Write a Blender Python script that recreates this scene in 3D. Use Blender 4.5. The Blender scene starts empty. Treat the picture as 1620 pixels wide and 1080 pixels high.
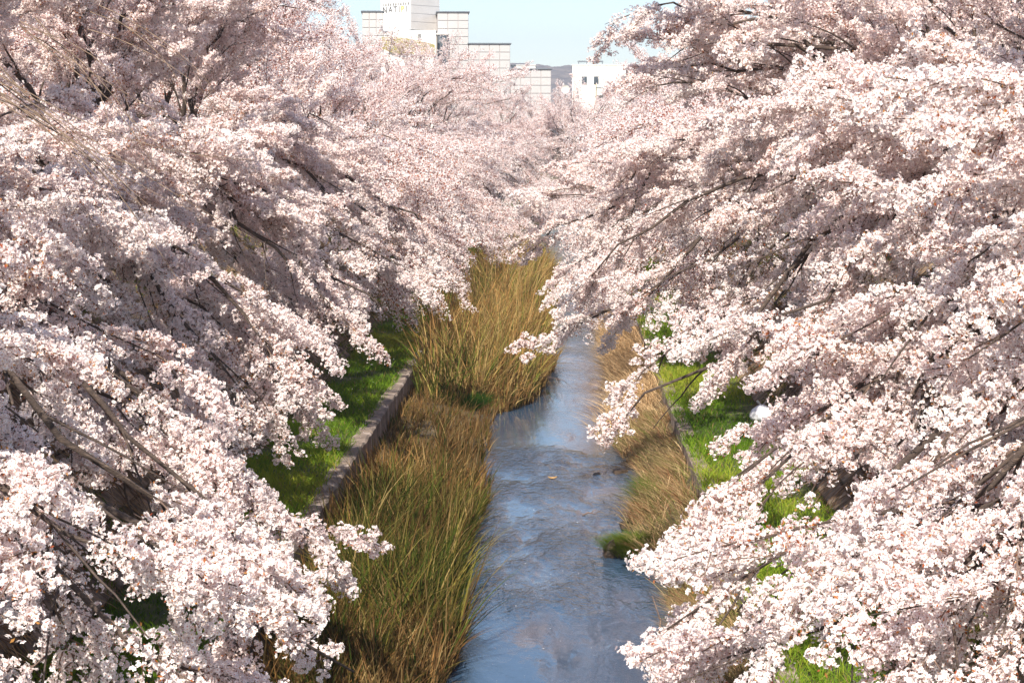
import bpy, math, random
import numpy as np
from mathutils import Vector, Matrix, Quaternion, noise

# ------------------------------------------------------------------ camera, sky, sun
random.seed(7)
rng = np.random.default_rng(7)
sc = bpy.context.scene
C = sc.collection
H = 7.0
F = 3150.0 / 1620.0            # focal length / picture width
PITCH, YAW = math.radians(5.9), math.radians(1.546)
cam_d = bpy.data.cameras.new('camera')
cam = bpy.data.objects.new('camera', cam_d); C.objects.link(cam)
cam_d.sensor_width = 36; cam_d.lens = 36 * F
cam_d.clip_start = 0.1; cam_d.clip_end = 9000
cam.location = (0, 0, H)
cam.rotation_euler = (math.pi / 2 - PITCH, 0, YAW)
sc.camera = cam

SUN_EL, SUN_AZ = math.radians(42), math.radians(12)   # the light travels to +y and +x (azimuth from +y towards +x)
w = bpy.data.worlds.new('World'); sc.world = w; w.use_nodes = True
nt = w.node_tree; nt.nodes.clear()
wo = nt.nodes.new('ShaderNodeOutputWorld'); bg = nt.nodes.new('ShaderNodeBackground'); sky = nt.nodes.new('ShaderNodeTexSky')
sky.sky_type = 'NISHITA'; sky.sun_disc = False
sky.sun_elevation = SUN_EL; sky.sun_rotation = math.pi + SUN_AZ
sky.air_density = 0.8; sky.dust_density = 0.4; sky.ozone_density = 0.7
bg.inputs['Strength'].default_value = 0.097
nt.links.new(sky.outputs[0], bg.inputs[0]); nt.links.new(bg.outputs[0], wo.inputs[0])
sun_d = bpy.data.lights.new('sun', 'SUN'); sun_d.energy = 4.6; sun_d.angle = math.radians(0.55); sun_d.color = (1.0, 0.925, 0.82)
sun = bpy.data.objects.new('sun', sun_d); C.objects.link(sun)
trav = Vector((math.sin(SUN_AZ) * math.cos(SUN_EL), math.cos(SUN_AZ) * math.cos(SUN_EL), -math.sin(SUN_EL)))
sun.rotation_euler = trav.to_track_quat('-Z', 'Y').to_euler()
sun.location = (-30, -30, 40)
sc.view_settings.view_transform = 'Standard'; sc.view_settings.look = 'None'
sc.view_settings.exposure = 0.9; sc.view_settings.gamma = 1.0; sc.view_settings.use_curve_mapping = False
sc.cycles.max_bounces = 8; sc.cycles.diffuse_bounces = 6; sc.cycles.glossy_bounces = 3; sc.cycles.transmission_bounces = 4
sc.cycles.transparent_max_bounces = 4; sc.cycles.volume_bounces = 0
sc.cycles.sample_clamp_indirect = 6.0
sc.cycles.use_denoising = True

fw = Vector((-math.sin(YAW) * math.cos(PITCH), math.cos(YAW) * math.cos(PITCH), -math.sin(PITCH)))
rt = Vector((math.cos(YAW), math.sin(YAW), 0)); up = rt.cross(fw)
def at(px, py, D):
    """point at distance y = D seen at (px, py) of the 1620 x 1080 photograph"""
    d = fw + rt * ((px - 810) / 3150.0) - up * ((py - 540) / 3150.0)
    return Vector((0, 0, H)) + d * (D / d.y)

# ------------------------------------------------------------------ helpers
def tag(o, label=None, cat=None, group=None, kind=None):
    if label: o['label'] = label
    if cat: o['category'] = cat
    if group: o['group'] = group
    if kind: o['kind'] = kind
    return o
def empty(name, loc, rz=0.0):
    o = bpy.data.objects.new(name, None); C.objects.link(o); o.location = loc; o.rotation_euler = (0, 0, rz); return o
def link(name, me, parent=None):
    o = bpy.data.objects.new(name, me); C.objects.link(o)
    if parent: o.parent = parent
    return o
def mesh_np(name, V, loops, starts, mats, col=None, midx=None, smooth=False):
    me = bpy.data.meshes.new(name)
    V = np.asarray(V, np.float32); loops = np.asarray(loops, np.int32); starts = np.asarray(starts, np.int32)
    me.vertices.add(len(V)); me.vertices.foreach_set('co', V.ravel())
    me.loops.add(len(loops)); me.loops.foreach_set('vertex_index', loops)
    me.polygons.add(len(starts)); me.polygons.foreach_set('loop_start', starts)
    if midx is not None: me.polygons.foreach_set('material_index', np.asarray(midx, np.int32))
    for m in (mats if isinstance(mats, (list, tuple)) else [mats]): me.materials.append(m)
    me.update(calc_edges=True)
    if col is not None:
        a = me.color_attributes.new('Col', 'FLOAT_COLOR', 'POINT')
        c4 = np.ones((len(V), 4), np.float32); c4[:, :3] = col
        a.data.foreach_set('color', c4.ravel())
    me.polygons.foreach_set('use_smooth', np.full(len(starts), bool(smooth)))
    return me
class MB:
    """collects faces for one mesh"""
    def __init__(s): s.v = []; s.f = []; s.m = []
    def add(s, v, f, m=0):
        b = len(s.v); s.v += [tuple(p) for p in v]; s.f += [tuple(i + b for i in q) for q in f]; s.m += [m] * len(f)
    def box(s, x0, x1, y0, y1, z0, z1, m=0, M=None):
        v = [Vector((x, y, z)) for z in (z0, z1) for y in (y0, y1) for x in (x0, x1)]
        if M: v = [M @ p for p in v]
        s.add(v, [(0, 2, 3, 1), (4, 5, 7, 6), (0, 1, 5, 4), (2, 6, 7, 3), (0, 4, 6, 2), (1, 3, 7, 5)], m)
    def tube(s, pts, rad, n=6, m=0, cap=True, wob=0.0):
        rings = []; ref = Vector((0, 0, 1))
        pts = [Vector(p) for p in pts]
        t0 = (pts[1] - pts[0]).normalized()
        a = t0.orthogonal().normalized()
        b0 = len(s.v)
        for i, p in enumerate(pts):
            t = (pts[min(i + 1, len(pts) - 1)] - pts[max(i - 1, 0)]).normalized()
            a = (a - t * a.dot(t)).normalized(); bb = t.cross(a)
            r = rad[i]
            for k in range(n):
                th = 2 * math.pi * k / n
                rr = r * (1 + (random.uniform(-wob, wob) if wob else 0))
                q = p + (a * math.cos(th) + bb * math.sin(th)) * rr
                s.v.append((q.x, q.y, q.z))
        for i in range(len(pts) - 1):
            for k in range(n):
                k2 = (k + 1) % n
                s.f.append((b0 + i * n + k, b0 + i * n + k2, b0 + (i + 1) * n + k2, b0 + (i + 1) * n + k)); s.m.append(m)
        if cap:
            s.f.append(tuple(b0 + k for k in reversed(range(n)))); s.m.append(m)
            s.f.append(tuple(b0 + (len(pts) - 1) * n + k for k in range(n))); s.m.append(m)
    def arrays(s):
        loops = [i for f in s.f for i in f]; starts = np.cumsum([0] + [len(f) for f in s.f[:-1]])
        return np.array(s.v), loops, starts
    def mesh(s, name, mats, smooth=False):
        V, l, st = s.arrays(); return mesh_np(name, V, l, st, mats, midx=s.m, smooth=smooth)
    def build(s, name, mats, parent=None, smooth=False): return link(name, s.mesh(name, mats, smooth), parent)
def rep_faces(faces, nv, N, base=0):
    fl = np.array([i for f in faces for i in f], np.int64); ln = np.array([len(f) for f in faces])
    loops = (fl[None, :] + (np.arange(N) * nv)[:, None] + base).ravel()
    lens = np.tile(ln, N); return loops, lens
def bez(p0, p1, p2, p3, n):
    return [p0 * (1 - t) ** 3 + p1 * 3 * t * (1 - t) ** 2 + p2 * 3 * t * t * (1 - t) + p3 * t ** 3 for t in [i / (n - 1) for i in range(n)]]

# ------------------------------------------------------------------ materials
def mat(name):
    m = bpy.data.materials.new(name); m.use_nodes = True; n = m.node_tree; n.nodes.clear()
    return m, n
def N(n, t, **kw):
    x = n.nodes.new(t)
    for k, v in kw.items(): setattr(x, k, v)
    return x
def simple(name, c1, c2, scale=5.0, rough=0.85, bump=0.3, bscale=None, detail=6, c3=None, stretch=(1, 1, 1), metallic=0.0, lo=0.35, hi=0.65, bdist=0.02):
    m, n = mat(name)
    out = N(n, 'ShaderNodeOutputMaterial'); p = N(n, 'ShaderNodeBsdfPrincipled'); p.inputs['Roughness'].default_value = rough
    p.inputs['Metallic'].default_value = metallic
    tc = N(n, 'ShaderNodeTexCoord'); mp = N(n, 'ShaderNodeMapping'); mp.inputs['Scale'].default_value = stretch
    n.links.new(tc.outputs['Object'], mp.inputs[0])
    nz = N(n, 'ShaderNodeTexNoise'); nz.inputs['Scale'].default_value = scale; nz.inputs['Detail'].default_value = detail; nz.inputs['Roughness'].default_value = 0.65
    n.links.new(mp.outputs[0], nz.inputs['Vector'])
    cr = N(n, 'ShaderNodeValToRGB'); cr.color_ramp.elements[0].position = lo; cr.color_ramp.elements[1].position = hi
    cr.color_ramp.elements[0].color = (*c1, 1); cr.color_ramp.elements[1].color = (*c2, 1)
    if c3:
        e = cr.color_ramp.elements.new((lo + hi) / 2 + 0.06); e.color = (*c3, 1)
    n.links.new(nz.outputs['Fac'], cr.inputs[0]); n.links.new(cr.outputs[0], p.inputs['Base Color'])
    if bump:
        b = N(n, 'ShaderNodeBump'); b.inputs['Strength'].default_value = bump; b.inputs['Distance'].default_value = bdist
        nb = N(n, 'ShaderNodeTexNoise'); nb.inputs['Scale'].default_value = bscale or scale * 4; nb.inputs['Detail'].default_value = 8
        n.links.new(mp.outputs[0], nb.inputs['Vector']); n.links.new(nb.outputs['Fac'], b.inputs['Height']); n.links.new(b.outputs[0], p.inputs['Normal'])
    n.links.new(p.outputs[0], out.inputs[0]); return m
def leafmat(name, trans=0.35, tint=(1, 1, 1), tc=(1, 1, 1), var=0.1):
    """diffuse + translucent, coloured by the 'Col' attribute of each petal or blade"""
    m, n = mat(name)
    out = N(n, 'ShaderNodeOutputMaterial'); at_ = N(n, 'ShaderNodeAttribute'); at_.attribute_name = 'Col'
    oi = N(n, 'ShaderNodeObjectInfo'); mr = N(n, 'ShaderNodeMapRange'); mr.inputs[3].default_value = 1 - var; mr.inputs[4].default_value = 1.0
    n.links.new(oi.outputs['Random'], mr.inputs[0])
    mx = N(n, 'ShaderNodeMix', data_type='RGBA', blend_type='MULTIPLY'); mx.inputs[0].default_value = 1
    n.links.new(at_.outputs['Color'], mx.inputs[6])
    cb = N(n, 'ShaderNodeCombineColor')
    cb.inputs[0].default_value = 1.0
    n.links.new(mr.outputs[0], cb.inputs[1]); n.links.new(mr.outputs[0], cb.inputs[2])
    n.links.new(cb.outputs[0], mx.inputs[7])
    d = N(n, 'ShaderNodeBsdfDiffuse'); t = N(n, 'ShaderNodeBsdfTranslucent'); ms = N(n, 'ShaderNodeMixShader'); ms.inputs[0].default_value = trans
    n.links.new(mx.outputs[2], d.inputs[0])
    m2 = N(n, 'ShaderNodeMix', data_type='RGBA', blend_type='MULTIPLY'); m2.inputs[0].default_value = 1; m2.inputs[7].default_value = (*tc, 1)
    n.links.new(mx.outputs[2], m2.inputs[6]); n.links.new(m2.outputs[2], t.inputs[0])
    n.links.new(d.outputs[0], ms.inputs[1]); n.links.new(t.outputs[0], ms.inputs[2]); n.links.new(ms.outputs[0], out.inputs[0])
    return m
M_PETAL = leafmat('cherry_petals', 0.38, tc=(1.0, 0.95, 0.95), var=0.05)
M_GRASS = leafmat('grass_blades', 0.38, tc=(1.0, 1.0, 0.55))
M_REED = leafmat('reed_blades', 0.22, tc=(1, .95, .7))
M_BARK = simple('cherry_bark', (.045, .032, .026), (.16, .115, .085), 9, .9, .8, 40, stretch=(1, 1, 3), c3=(.085, .06, .048))
M_TWIG = simple('cherry_twig', (.07, .042, .033), (.20, .135, .10), 6, .85, 0)
M_SOIL = simple('dry_soil', (.055, .038, .024), (.17, .12, .075), 3, .95, .8, 20, c3=(.10, .08, .04))
M_TERR = simple('terrace_soil', (.035, .05, .012), (.09, .10, .03), 3, .95, .5, 20)
M_BLOCK = simple('mossy_concrete_block', (.09, .062, .045), (.34, .25, .185), 3.5, .95, .9, 22, c3=(.20, .15, .11), bdist=.03)
M_JOINT = simple('slope_joint_earth', (.028, .020, .014), (.10, .075, .05), 5, .95, .6, 24)
M_EDGE = simple('weathered_edging_concrete', (.13, .10, .08), (.40, .33, .28), 2.5, .9, .6, 26, c3=(.27, .21, .17))
M_ROCK = simple('wet_river_rock', (.018, .013, .010), (.10, .065, .04), 6, .6, .8, 24)
M_GROUND = simple('plain_ground', (.09, .075, .05), (.17, .15, .10), .05, .95, 0)
M_HILL = simple('wooded_hill', (.03, .03, .03), (.20, .16, .13), .06, .95, 0, lo=.4, hi=.6, detail=10)
M_BAG = simple('white_plastic_bag', (.72, .72, .76), (.86, .86, .88), 4, .35, .5, 14, bdist=.05)
M_WHITE = simple('white_render_wall', (.76, .74, .68), (.84, .82, .76), .7, .7, .1, 3)
M_SIGNW = simple('white_sign_face', (.84, .83, .81), (.87, .86, .84), .7, .5, 0)
M_TOWER = simple('pale_tower_cladding', (.60, .58, .56), (.66, .64, .62), .7, .6, .1, 3)
M_PANEL = simple('grey_facade_panel', (.42, .41, .40), (.47, .455, .445), .5, .55, .05, 3)
M_JOINTD = simple('dark_facade_joint', (.36, .33, .32), (.40, .37, .36), 1, .8, 0)
M_COPE = simple('slate_coping', (.10, .12, .14), (.14, .16, .18), 1, .5, 0)
M_GLASS = simple('dark_window_glass', (.035, .055, .075), (.06, .085, .11), .6, .12, 0)
M_STEEL = simple('dark_steel_frame', (.05, .055, .06), (.08, .085, .09), 2, .4, 0)
M_AWN = simple('straw_green_roof', (.24, .20, .06), (.42, .36, .13), .9, .9, .6, 3, c3=(.32, .27, .09), stretch=(1, 1, 3))
M_TEXT = simple('grey_lettering', (.10, .10, .10), (.12, .12, .12), 1, .6, 0)
M_TEXT2 = simple('pale_grey_lettering', (.16, .16, .16), (.20, .20, .19), 1, .6, 0)
M_ORANGE = simple('orange_emblem', (.85, .42, .14), (.9, .48, .18), 1, .6, 0)
M_LITTER = simple('tan_dead_leaf', (.36, .20, .07), (.52, .32, .13), 14, .7, 0)

def water_mat():
    m, n = mat('stream_water')
    out = N(n, 'ShaderNodeOutputMaterial'); p = N(n, 'ShaderNodeBsdfPrincipled')
    p.inputs['Base Color'].default_value = (.040, .078, .135, 1); p.inputs['Roughness'].default_value = .02; p.inputs['IOR'].default_value = 1.8
    tc = N(n, 'ShaderNodeTexCoord')
    def nz(sx, sy, scale, detail, dist=0.0):
        mp = N(n, 'ShaderNodeMapping'); mp.inputs['Scale'].default_value = (sx, sy, 1)
        a = N(n, 'ShaderNodeTexNoise'); a.inputs['Scale'].default_value = scale; a.inputs['Detail'].default_value = detail; a.inputs['Distortion'].default_value = dist
        n.links.new(tc.outputs['Object'], mp.inputs[0]); n.links.new(mp.outputs[0], a.inputs['Vector']); return a
    big = nz(1, .35, .9, 3); mid = nz(1, .5, 5.0, 5, .9); fine = nz(1, .6, 16, 3, .3)
    sep = N(n, 'ShaderNodeSeparateXYZ'); n.links.new(tc.outputs['Object'], sep.inputs[0])
    # how strongly the stream ripples along its length: riffles over the shallow bars, calm pools between
    cr = N(n, 'ShaderNodeValToRGB'); cr.color_ramp.interpolation = 'EASE'
    st = [(0.0, .015), (.22, .02), (.27, .09), (.30, .5), (.335, 1.0), (.36, .75), (.41, .70), (.437, .75), (.447, .06), (.54, .05), (.60, .25), (.70, .6), (1.0, .5)]
    cr.color_ramp.elements[0].position = 0; cr.color_ramp.elements[0].color = (st[0][1],) * 3 + (1,)
    cr.color_ramp.elements[1].position = 1; cr.color_ramp.elements[1].color = (st[-1][1],) * 3 + (1,)
    for pz, v in st[1:-1]:
        e = cr.color_ramp.elements.new(pz); e.color = (v, v, v, 1)
    wob = N(n, 'ShaderNodeMath', operation='MULTIPLY_ADD'); n.links.new(big.outputs['Fac'], wob.inputs[0]); wob.inputs[1].default_value = 5.0
    n.links.new(sep.outputs['Y'], wob.inputs[2])
    dv = N(n, 'ShaderNodeMath', operation='MULTIPLY_ADD'); dv.inputs[1].default_value = .01; dv.inputs[2].default_value = -.025
    n.links.new(wob.outputs[0], dv.inputs[0]); n.links.new(dv.outputs[0], cr.inputs[0])
    pm = N(n, 'ShaderNodeMapRange'); pm.inputs[1].default_value = .38; pm.inputs[2].default_value = .62; pm.inputs[3].default_value = .12; pm.inputs[4].default_value = 1.0
    n.links.new(big.outputs['Fac'], pm.inputs[0])
    st_ = N(n, 'ShaderNodeMath', operation='MULTIPLY'); n.links.new(cr.outputs[0], st_.inputs[0]); n.links.new(pm.outputs[0], st_.inputs[1])
    h = N(n, 'ShaderNodeMath', operation='MULTIPLY_ADD'); n.links.new(fine.outputs['Fac'], h.inputs[0]); h.inputs[1].default_value = .35; n.links.new(mid.outputs['Fac'], h.inputs[2])
    hh = N(n, 'ShaderNodeMath', operation='MULTIPLY'); n.links.new(h.outputs[0], hh.inputs[0]); n.links.new(st_.outputs[0], hh.inputs[1])
    b = N(n, 'ShaderNodeBump'); b.inputs['Strength'].default_value = 1.0; b.inputs['Distance'].default_value = .14
    n.links.new(hh.outputs[0], b.inputs['Height']); n.links.new(b.outputs[0], p.inputs['Normal'])
    n.links.new(p.outputs[0], out.inputs[0]); return m
M_WATER = water_mat()

# ------------------------------------------------------------------ terrain
ZT = 1.0            # terrace level
ZB = 4.5            # top of the banks
YS = np.concatenate([np.arange(4, 110, .6), np.arange(110, 262, 4)])
def wl_left(y):     # left water line
    y = np.asarray(y, float)
    a = -1.78 + .12 * np.sin(y * .55) + .07 * np.sin(y * 1.7 + 1)
    b = np.clip((y - 49.5) / 4, 0, 1) * np.clip((112 - y) / 8, 0, 1)
    return a + b * 1.05 - .25 * np.exp(-((y - 48) / 2.2) ** 2)
def wl_right(y):
    y = np.asarray(y, float)
    return 1.42 + .10 * np.sin(y * .6 + 2) + .07 * np.sin(y * 1.9) + .35 * np.exp(-((y - 27.5) / 2.2) ** 2) - .25 * np.exp(-((y - 34) / 1.2) ** 2) + .30 * np.exp(-((y - 38.5) / 1.8) ** 2) - .45 * np.exp(-((y - 46) / 3) ** 2)
def wn(x, y, s, seed=0.0): return noise.noise(Vector((x * s + seed, y * s, seed * 1.7)))
XW_L0, XW_L1 = -4.25, -3.92      # left low wall (edging): outer and stream-side face
XW_R0, XW_R1 = 2.32, 2.62
XT_L, XT_R = -5.85, 4.25         # toes of the slopes
XB_L, XB_R = -9.55, 7.95         # tops of the slopes
def sheet(name, profile, m, ys=YS, jitter=.05, sub=0):
    """profile(y) -> list of (x, z); every y gives one row"""
    V = []; k = None
    for y in ys:
        pr = profile(float(y)); k = len(pr)
        for i, (x, z) in enumerate(pr):
            j = jitter if 0 < i < k - 1 else 0
            V.append((x + j * wn(x, y, 1.3, 3), y, z + j * 2.0 * wn(x, y, 1.1, 9)))
    n = len(ys); loops = []
    for r in range(n - 1):
        for i in range(k - 1): loops += [r * k + i, r * k + i + 1, (r + 1) * k + i + 1, (r + 1) * k + i]
    st = np.arange((n - 1) * (k - 1)) * 4
    o = link(name, mesh_np(name, V, loops, st, m, smooth=True)); o['kind'] = 'structure'; return o
def lerp(a, b, t): return a + (b - a) * t
def prof_lbank(y):
    e = float(wl_left(y)); pr = [(XW_L1 + .01, .55)]
    pr += [(lerp(XW_L1, e, t), lerp(.42, .02, t ** 1.3)) for t in (.15, .35, .55, .75, .9)]
    return pr + [(e, -.02), (e + .25, -.22), (e + .5, -.42)]
def prof_rbank(y):
    e = float(wl_right(y)); pr = [(e - .5, -.42), (e - .25, -.22), (e, -.02)]
    pr += [(lerp(e, XW_R0, t), lerp(.04, .6, t ** .8)) for t in (.12, .3, .5, .7, .9)]
    return pr + [(XW_R0 - .01, .75)]
sheet('left_stream_bank', prof_lbank, M_SOIL)
sheet('right_stream_bank', prof_rbank, M_SOIL)
sheet('stream_bed', lambda y: [(-3.5, -.45), (-1, -.5), (1, -.5), (3, -.45)], M_ROCK)
sheet('left_terrace', lambda y: [(lerp(XW_L0 - .01, XT_L - .25, t), ZT - .06 + .10 * t) for t in (0, .2, .4, .6, .8, 1)], M_TERR)
sheet('right_terrace', lambda y: [(lerp(XW_R1 + .01, XT_R + .25, t), ZT - .06 + .10 * t) for t in (0, .2, .4, .6, .8, 1)], M_TERR)
SL = [i / 8 for i in range(9)]
sheet('left_slope', lambda y: [(lerp(XT_L + .1, XB_L, t), lerp(ZT - .1, ZB - .02, t)) for t in SL], M_JOINT)
sheet('right_slope', lambda y: [(lerp(XT_R - .1, XB_R, t), lerp(ZT - .1, ZB - .02, t)) for t in SL], M_JOINT)
sheet('left_bank_top', lambda y: [(XB_L, ZB - .02), (-10.5, ZB), (-12, ZB), (-16, ZB), (-60, ZB), (-260, ZB)], M_SOIL, jitter=.03)
sheet('right_bank_top', lambda y: [(XB_R, ZB - .02), (9, ZB), (10.5, ZB), (14, ZB), (60, ZB), (260, ZB)], M_SOIL, jitter=.03)
g = MB()
g.add([(-1050, 262, 4.4), (1050, 262, 4.4), (1050, 2150, 4.4), (-1050, 2150, 4.4)], [(0, 1, 2, 3)])
g.add([(-60, 262, -2), (60, 262, -2), (60, 262, 4.4), (-60, 262, 4.4)], [(0, 1, 2, 3)])
g.add([(-1050, -100, 4.3), (-259, -100, 4.3), (-259, 262, 4.3), (-1050, 262, 4.3)], [(0, 1, 2, 3)])
g.add([(259, -100, 4.3), (1050, -100, 4.3), (1050, 262, 4.3), (259, 262, 4.3)], [(0, 1, 2, 3)])
g.build('ground', [M_GROUND])['kind'] = 'structure'
wt = MB(); wt.add([(-3.6, 3, 0), (3.0, 3, 0), (3.0, 262, 0), (-3.6, 262, 0)], [(0, 1, 2, 3)])
wt.build('water', [M_WATER])['kind'] = 'structure'
# distant wooded hill
def hill():
    V = []; nx, ny = 400, 18
    for j in range(ny):
        for i in range(nx):
            x = lerp(-1040, 1040, i / (nx - 1)); y = lerp(1500, 2100, j / (ny - 1))
            ridge = 72 + 12 * wn(x, 0, .006, 2) + 9 * wn(x, 0, .021, 5) - abs(x + 10) * .012
            t = math.sin(math.pi * min(1, j / (ny - 1) * 1.0) * .5) if j < ny else 1
            V.append((x, y, 4 + ridge * t + 3.5 * wn(x, y, .09, 1)))
    loops = []
    for j in range(ny - 1):
        for i in range(nx - 1): loops += [j * nx + i, j * nx + i + 1, (j + 1) * nx + i + 1, (j + 1) * nx + i]
    o = link('hill', mesh_np('hill', V, loops, np.arange((ny - 1) * (nx - 1)) * 4, M_HILL, smooth=True)); o['kind'] = 'structure'
hill()

def haze():
    mb = MB(); mb.box(-1100, 1100, -120, 2200, -3.2, 112); m, n = mat('thin_air')
    out = N(n, 'ShaderNodeOutputMaterial'); v = N(n, 'ShaderNodeVolumePrincipled'); v.inputs['Color'].default_value = (.93, .92, 1, 1); v.inputs['Density'].default_value = HAZE
    v.inputs['Anisotropy'].default_value = .2
    n.links.new(v.outputs[0], out.inputs['Volume']); mb.build('haze', [m])['kind'] = 'stuff'
HAZE = .0004
haze()

# ------------------------------------------------------------------ slope blocks and low walls
def slopes():
    for side in (-1, 1):
        name = 'left_revetment' if side < 0 else 'right_revetment'
        x0, x1 = (XT_L, XB_L) if side < 0 else (XT_R, XB_R)
        root = empty(name, (x0, 22, ZT)); root['kind'] = 'structure'
        a = Vector((x1 - x0, 0, ZB - ZT)); L = a.length; a.normalize(); nrm = Vector((-a.z * side, 0, abs(a.x))).normalized()
        bw, bh, gap = .62, .40, .035
        protos = []
        for v in range(6):
            r = random.Random(v + 11); t = .09
            q = []
            for (u, s_) in ((0, 0), (bw - gap, 0), (bw - gap, bh - gap), (0, bh - gap)):
                q.append((u + r.uniform(-.012, .012), s_ + r.uniform(-.012, .012)))
            V = [Vector((0, u, 0)) + Vector((a.x, 0, a.z)) * s_ for u, s_ in q]
            inn = [( lerp(u, (bw - gap) / 2, .10), lerp(s_, (bh - gap) / 2, .12)) for u, s_ in q]
            V += [p + nrm * (t * .7) for p in V[:4]] + [Vector((0, u, 0)) + a * s_ + nrm * (t + r.uniform(-.02, .025)) for u, s_ in inn]
            F_ = [(0, 1, 5, 4), (1, 2, 6, 5), (2, 3, 7, 6), (3, 0, 4, 7), (4, 5, 9, 8), (5, 6, 10, 9), (6, 7, 11, 10), (7, 4, 8, 11), (8, 9, 10, 11)]
            if side > 0: F_ = [tuple(reversed(f)) for f in F_]
            mb = MB(); mb.add(V, F_); protos.append((V, F_, mb.mesh('block', [M_BLOCK])))
        rest = MB(); cells = []
        for c in range(int(L / bh)):
            for k in range(int(100 / bw)):
                y = 18 + k * bw + (bw / 2 if c % 2 else 0)
                near = abs(y - (44 if side < 0 else 36)) + c * 3.2 
                cells.append((near, c, y))
        cells.sort()
        for i, (_, c, y) in enumerate(cells):
            if random.random() < .06: continue
            V, F_, me = random.choice(protos)
            p = a * (c * bh + .05) + nrm * random.uniform(-.02, .02); off = Vector((p.x, y - 22, p.z))
            if i < 300:
                o = link('block', me, root); o.location = off
            else: rest.add([v + off for v in V], F_)
        rest.build('block_field', [M_BLOCK], root)['kind'] = 'stuff'
slopes()
def edging():
    for side in (-1, 1):
        xa, xb = (XW_L0, XW_L1) if side < 0 else (XW_R0, XW_R1)
        root = empty('edging_wall', ((xa + xb) / 2, 60, 0))
        tag(root, 'low weathered concrete kerb wall between the green terrace and the %s' % ('tall reeds on the left' if side < 0 else 'dry brown bank on the right'), 'low wall')
        for v in range(48):
            y = 16 + v * 2.0
            mb = MB(); n = 7; r = random.Random(v * 2 + side)
            for i in range(n - 1):
                pass
            xs = (-(xb - xa) / 2, -(xb - xa) / 2 + .03, (xb - xa) / 2 - .03, (xb - xa) / 2)
            rows = []
            for i in range(n):
                yy = lerp(.006, 1.994, i / (n - 1)); zz = 1.03 + r.uniform(-.018, .018)
                rows.append([(xs[0], yy, .1), (xs[0], yy, zz - .03), (xs[1] + r.uniform(-.01, .01), yy, zz), (xs[2] + r.uniform(-.015, .015), yy, zz + r.uniform(-.01, .01)), (xs[3] + r.uniform(-.012, .012), yy, zz - .035), (xs[3], yy, .1)])
            V = [p for q in rows for p in q]; Fc = []
            for i in range(n - 1):
                for k in range(5): Fc.append((i * 6 + k, i * 6 + k + 1, (i + 1) * 6 + k + 1, (i + 1) * 6 + k))
            Fc = [tuple(reversed(f)) for f in Fc]
            Fc += [tuple(range(6)), tuple(reversed(range((n - 1) * 6, n * 6)))]
            mb.add(V, Fc); o = mb.build('kerb_block', [M_EDGE], root); o.location = (0, y - 60, 0)
edging()

# ------------------------------------------------------------------ grasses
def blades(name, P, h, wid, lean, bend, col, seg, m, seed=0, label=None, cat=None, kind='stuff', parent=None, leandir=None, twist=None):
    """P (n,3) bases; h heights; wid widths; lean azimuth directions (n,2); bend 0..1"""
    n = len(P); r = np.random.default_rng(seed)
    ang = r.uniform(0, 2 * np.pi, n) if leandir is None else leandir
    d = np.stack([np.cos(ang), np.sin(ang), np.zeros(n)], 1)
    fa = r.uniform(0, np.pi, n); wv = np.stack([np.cos(fa), np.sin(fa), np.zeros(n)], 1)
    lv = []
    for i in range(seg + 1):
        t = i / seg
        c = P + d * (h * (lean * t + bend * t * t))[:, None] + np.array([0, 0, 1.0]) * (h * (t - .45 * bend * t ** 2.2))[:, None]
        ww = wid * (1 - t ** 1.6) * (.65 + .35 * min(1, t * 4)) * .5
        if i < seg:
            lv.append(c - wv * ww[:, None]); lv.append(c + wv * ww[:, None])
        else: lv.append(c)
    V = np.stack(lv, 1).reshape(-1, 3); nv = 2 * seg + 1
    faces = [(2 * i, 2 * i + 1, 2 * i + 3, 2 * i + 2) for i in range(seg - 1)] + [(2 * seg - 2, 2 * seg - 1, 2 * seg)]
    loops, lens = rep_faces(faces, nv, n); starts = np.concatenate([[0], np.cumsum(lens)[:-1]])
    o = link(name, mesh_np(name, V, loops, starts, m, col=np.repeat(col, nv, 0)), parent)
    if label or kind: tag(o, label, cat, None, kind)
    return o
def nfield(x, y, s, seed=0):     # smooth numpy pseudo-noise in 0..1
    return .5 + .25 * (np.sin(x * s * 1.3 + seed + 1.7 * np.sin(y * s * .7 + seed * 2)) + np.sin(y * s * 1.1 + seed * 3 + 1.4 * np.sin(x * s * .9 - seed)))
def mixc(a, b, t): return np.asarray(a)[None, :] * (1 - t[:, None]) + np.asarray(b)[None, :] * t[:, None]
def density_y(n, y0, y1, r):     # more blades near the camera
    u = r.uniform(0, 1, n); p = .35
    return (y0 ** p + u * (y1 ** p - y0 ** p)) ** (1 / p)

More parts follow.
